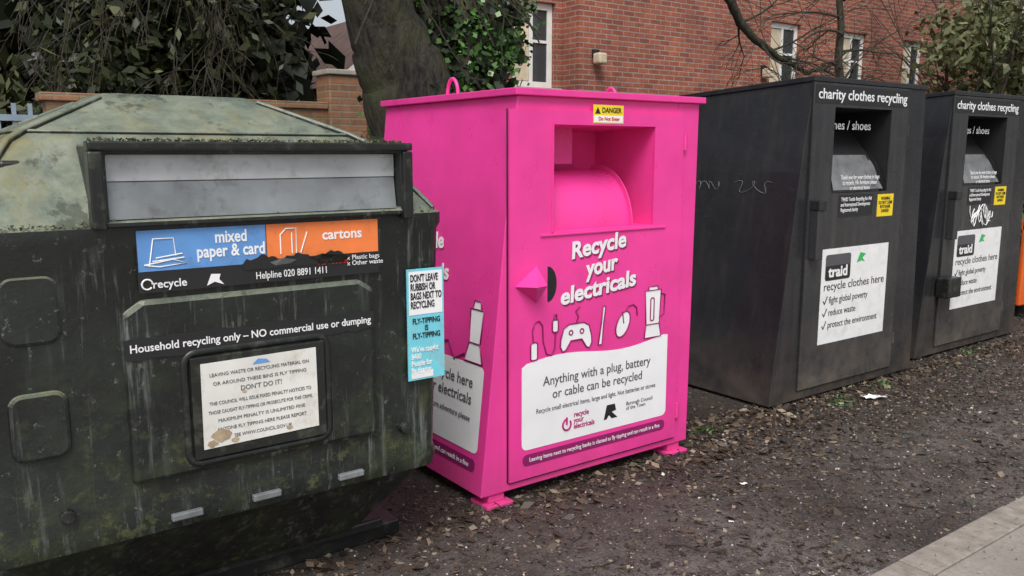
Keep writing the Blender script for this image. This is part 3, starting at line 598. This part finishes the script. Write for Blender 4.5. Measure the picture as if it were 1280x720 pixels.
wall_with_windows('wall_b',8.2,12.6,9.6,[(9.9,10.9,zu[0],zu[1])])
wall_with_windows('wall_c',12.6,21,10.0,[(a,b,z[0]+.2,z[1]+.2) for a,b in C for z in (zw,zu)])
mesh('wall_returns',[(8.2,9.6,0),(8.2,10,0),(8.2,10,Hh),(8.2,9.6,Hh),(12.6,9.6,0),(12.6,10,0),(12.6,10,Hh),(12.6,9.6,Hh),
  (6.75,10,0),(6.75,YB,0),(6.75,YB,Hh),(6.75,10,Hh),(21,10,0),(21,YB,0),(21,YB,Hh),(21,10,Hh)],[(0,1,2,3),(4,5,6,7),(8,9,10,11),(12,13,14,15)],'brick',bh)
# rear range set back to the right
mesh('back_wall',[(6.75,YB,0),(21,YB,0),(21,YB,Hh),(6.75,YB,Hh)],[(0,1,2,3)],'brick',bh)
mesh('roof',[(6.3,9.2,Hh),(21.5,9.2,Hh),(21.5,YB+.4,Hh),(6.3,YB+.4,Hh),(8.5,11,Hh+1.6),(19.5,11,Hh+1.6)],[(0,1,5,4),(1,2,5),(2,3,4,5),(3,0,4),(0,1,2,3)],'tile',bh)
box('string_course_b',8.18,12.62,9.56,9.597,4.35,4.5,'stone',bh,.01)
for i,(lx,ly) in enumerate(((8.45,9.6),(12.35,9.6))):
    box('wall_lamp_plate_%d'%i,lx,lx+.12,ly-.04,ly-.003,3.02,3.14,'gdark',bh,.01); box('wall_lamp_shade_%d'%i,lx-.02,lx+.14,ly-.20,ly-.04,2.92,3.08,'curtain',bh,.03)

gw=root('garden_wall',(0,0,0))
box('low_run',1.2,4.0,9.0,9.22,0,2.12,'brickw',gw); box('low_coping',1.15,4.0,8.97,9.25,2.123,2.20,'brickw',gw,.01)
box('pier',4.003,4.45,8.93,9.30,0,2.50,'brickw',gw,.01); box('pier_cap',3.97,4.49,8.90,9.33,2.503,2.56,'stone',gw,.01)
box('high_run',4.453,6.74,9.0,9.22,0,2.35,'brickw',gw); box('high_coping',4.453,6.74,8.97,9.25,2.353,2.42,'stone',gw,.01)
dh=root('gabled_house',(8.9,19.5,0))
mesh('walls',[(0,0,0),(5,0,0),(5,8,0),(0,8,0),(0,0,3.4),(5,0,3.4),(5,8,3.4),(0,8,3.4),(2.5,0,5.4),(2.5,8,5.4)],[(0,1,5,8,4),(1,2,6,5),(3,2,6,9,7),(0,3,7,4)],'brickw',dh)
mesh('roof',[(-.3,-.3,3.2),(2.5,-.3,5.52),(5.3,-.3,3.2),(-.3,8.3,3.2),(2.5,8.3,5.52),(5.3,8.3,3.2)],[(0,1,4,3),(1,2,5,4)],'tile',dh)
for s in (0,1):
    xa=-.32 if s==0 else 5.32
    mesh('bargeboard_%d'%s,[(xa,-.33,3.20),(2.5,-.33,5.56),(2.5,-.33,5.30),(xa,-.33,2.94)],[(0,1,2,3)],'frame',dh)
mf=root('metal_fence',(0,0,0))
M['bluefence']=plain('blue_grey_metal',(.26,.33,.40),.5,.1)
for i in range(60): box('bar_%d'%i,-7+i*.14,-6.96+i*.14,9.6,9.63,0,2.12,'bluefence',mf)
for z in (.3,1.95): box('rail_%d'%int(z*10),-7,1.28,9.585,9.598,z,z+.06,'bluefence',mf)

# ---------------------------------------------------------------- trees
def chain(pts,sub=4,wob=.03):
    out=[]
    for i in range(len(pts)-1):
        a,b=pts[i],pts[i+1]
        for k in range(sub):
            t=k/sub; out.append(tuple(a[j]+(b[j]-a[j])*t+(random.uniform(-wob,wob) if j<3 else 0) for j in range(4)))
    out.append(pts[-1]); return out
def grow(start,d,length,r,depth,out,spread=.6,droop=0,seg=5,kids=3,minr=.003):
    p=Vector(start); d=Vector(d).normalized(); pts=[(p.x,p.y,p.z,r)]
    for i in range(seg):
        d=(d+Vector((random.uniform(-1,1),random.uniform(-1,1),random.uniform(-1,1)-droop))*.16).normalized()
        p=p+d*(length/seg); rr=r*(1-.6*(i+1)/seg); pts.append((p.x,p.y,p.z,max(rr,minr)))
        if depth>0 and i>0:
            for k in range(kids if i==seg-1 else (1 if random.random()<.75 else 0)):
                nd=(d+Vector((random.uniform(-1,1),random.uniform(-1,1),random.uniform(-1,1)))*spread).normalized()
                grow(p,nd,length*random.uniform(.5,.8),max(rr*.65,minr),depth-1,out,spread,droop,seg,kids,minr)
    out.append(pts)
t1=root('ivy_clad_tree',(0,0,0))
sp=[chain([(3.85,6.6,-.1,.60),(3.84,6.6,.5,.50),(3.84,6.6,1.2,.46),(3.82,6.6,1.8,.46),(3.68,6.6,2.25,.40),(3.42,6.55,2.75,.30),(3.20,6.5,3.3,.26),(2.95,6.4,4.2,.21),(2.5,6.2,5.6,.13)],6,.02),
    chain([(3.90,6.6,1.5,.42),(4.12,6.65,2.1,.40),(4.36,6.7,2.6,.34),(4.62,6.75,3.1,.28),(4.95,6.8,3.9,.22),(5.4,7.0,5.2,.14),(6.7,6.9,4.75,.085),(7.5,6.85,4.0,.07),(8.05,6.8,3.45,.058),(8.5,6.8,3.05,.05),(9.2,6.8,2.78,.036),(9.7,6.8,2.66,.026),(10.3,6.8,2.80,.014)],6,.02),
    chain([(3.85,6.7,1.9,.36),(3.95,6.8,2.7,.30),(4.0,6.95,3.6,.22),(4.1,7.1,5,.1)],6,.02)]
main=list(sp)
for k in range(14):
    q=main[1][-1-random.randint(1,28)]
    grow(q[:3],(random.uniform(-.2,1),random.uniform(-.8,.5),random.uniform(-.3,.8)),random.uniform(.5,1.0),.016,2,sp,.8,.1,5,2,.003)
for k in range(8):
    q=main[0][-1-random.randint(0,10)]
    grow(q[:3],(random.uniform(-1,.3),random.uniform(-.9,.9),random.uniform(-.3,.6)),random.uniform(.8,1.5),.03,2,sp,.7,.3,5,2,.005)
curve_mesh('trunk_and_limbs',sp,1,'bark',t1,5)
iv=[]
def cloud(pth,n,rad,zr=(0,9),xmax=5.6,dst=None):
    dst=iv if dst is None else dst
    pth=[q for q in pth if zr[0]<q[2]<zr[1] and q[0]<xmax]
    for k in range(n):
        q=random.choice(pth)
        a=random.uniform(0,6.28); r=q[3]+random.uniform(0,rad)*random.random()
        dst.append((q[0]+r*math.cos(a)+random.gauss(0,.05),q[1]+r*math.sin(a)+random.gauss(0,.05),q[2]+random.gauss(0,.12)))
cloud(main[1],1900,.34,(2.15,9)); cloud(main[2],1100,.3,(2.3,9)); cloud(main[0],200,.1,(.3,1.9)); cloud(main[0],700,.25,(3.4,9))
# clustered ivy sprays hanging out of the mass
for k in range(30):
    q=random.choice([p for p in main[1] if 2.1<p[2]<4 and p[0]<5.2]); a=random.uniform(3.4,6.0)
    cx,cy,cz=q[0]+(q[3]+.08)*math.cos(a),q[1]+(q[3]+.08)*math.sin(a),q[2]+random.uniform(-.1,.2); L_=random.uniform(.2,.55)
    for j in range(55): iv.append((cx+random.gauss(0,.07),cy+random.gauss(0,.06),cz-random.uniform(0,L_)))
quads('ivy_leaves',iv,.050,'ivy',t1,1.1)
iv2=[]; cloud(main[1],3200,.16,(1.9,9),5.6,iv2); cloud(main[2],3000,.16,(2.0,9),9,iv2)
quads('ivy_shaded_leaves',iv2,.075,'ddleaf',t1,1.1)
t2=root('bare_tree',(10.4,6.8,0)); sp=[chain([(0,0,0,.09),(0.02,0,1.5,.075),(.05,.02,2.6,.06),(.0,.05,3.8,.04),(.1,0,5.2,.02)],5,.02)]
for k in range(13):
    z=2.1+k*.22; a=random.choice([random.uniform(2.4,4.2),random.uniform(-.8,1.0),random.uniform(0,6.28)])
    grow((.03,0,z),(math.cos(a),math.sin(a)*.6,random.uniform(.0,.6)),random.uniform(.9,1.5),.022,2,sp,.75,.25,5,2,.0035)
curve_mesh('trunk_and_branches',sp,1,'twig',t2,1)
e1=root('evergreen_trees',(0,0,0))
lim=lambda p:(p[0]<.427*p[1]-.75 and p[0]>1.55+.15*(p[1]-10))
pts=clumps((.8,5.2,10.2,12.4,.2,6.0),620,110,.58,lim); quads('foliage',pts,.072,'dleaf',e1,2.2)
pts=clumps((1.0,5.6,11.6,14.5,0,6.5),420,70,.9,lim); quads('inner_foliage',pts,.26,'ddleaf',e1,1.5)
sp=[]
for k in range(5):
    x=random.uniform(1.8,3.6); sp.append(chain([(x,12,0,.16),(x+.1,12,3,.12),(x+.2,12,6,.05)],4,.05))
for k in range(34):
    grow((random.uniform(1.2,3.6),random.uniform(9.9,10.4),random.uniform(2.4,4.8)),(random.uniform(-1,1),-.4,random.uniform(-1.0,.3)),random.uniform(.6,1.2),.012,2,sp,.8,.8,5,2,.0035)
curve_mesh('branches',sp,1,'twig',e1,1)
b1=root('distant_trees',(0,0,0))
pts=np.vstack([clumps((-16,7.4,19,26,0,8.5),470,80,1.3),clumps((-9,1.5,11.5,15,0,2.6),170,110,.6),clumps((-4,2.2,13,16,2.5,7),70,110,.6)])
quads('foliage',pts,.17,'bleaf',b1,1.6)
sp=[]
for k in range(20):
    x=random.uniform(-14,3); y=random.uniform(13,18); grow((x,y,0),(random.uniform(-.1,.1),0,1),random.uniform(5,8),.10,2,sp,.6,0,6,2,.015)
curve_mesh('branches',sp,1,'twig',b1,1)
b2=root('garden_shrubs',(0,0,0))
pts=np.vstack([clumps((15.6,26,5.5,9,0,4.4),430,120,.5),clumps((20,34,8,18,0,7),300,90,1.1)])
quads('foliage',pts,.075,'yleaf',b2,2.2)
sp=[]
for k in range(22):
    x=random.uniform(14.5,24); y=random.uniform(6,8.8); grow((x,y,0),(random.uniform(-.3,.3),random.uniform(-.3,.3),1),random.uniform(3.4,5),.05,2,sp,.6,0,6,2,.006)
curve_mesh('branches',sp,1,'twig',b2,1)
b3=root('background_treeline',(0,0,0))
pts=np.vstack([clumps((-45,9,38,48,0,9),500,60,2.4),clumps((9,55,38,48,0,3.5),300,60,1.8),clumps((35,50,-5,40,0,9),500,60,2.4)])
quads('foliage',pts,.55,'bleaf',b3,1.6)

# ---------------------------------------------------------------- light
el=math.radians(54); az=math.atan2(-.62,-.78)
w=bpy.data.worlds.new('World'); S.world=w; w.use_nodes=True; nt=w.node_tree; bgn=nt.nodes['Background']
sk=nt.nodes.new('ShaderNodeTexSky'); sk.sky_type='NISHITA'; sk.sun_disc=False; sk.sun_elevation=el; sk.sun_rotation=az
sk.air_density=1.0; sk.dust_density=4.0; sk.ozone_density=1.0
hs=nt.nodes.new('ShaderNodeHueSaturation'); hs.inputs['Saturation'].default_value=.38
nt.links.new(sk.outputs[0],hs.inputs['Color']); nt.links.new(hs.outputs[0],bgn.inputs[0]); bgn.inputs[1].default_value=.15
sd=bpy.data.lights.new('sun','SUN'); sd.energy=2.0; sd.angle=math.radians(25); sd.color=(1,.99,.97)
so=bpy.data.objects.new('sun',sd); COL.objects.link(so)
dirv=Vector((math.sin(az)*math.cos(el),math.cos(az)*math.cos(el),math.sin(el)))
so.rotation_euler=dirv.to_track_quat('Z','Y').to_euler(); so.location=dirv*20
# ---------------------------------------------------------------- camera
cd=bpy.data.cameras.new('camera'); cd.sensor_width=36; cd.lens=29.53; cd.clip_end=500; cd.clip_start=.05
co=bpy.data.objects.new('camera',cd); COL.objects.link(co); co.location=(0,0,1.65); co.rotation_euler=(math.radians(80.8),0,math.radians(-36.1))
S.camera=co
S.view_settings.view_transform='Standard'; S.view_settings.look='None'; S.view_settings.exposure=0
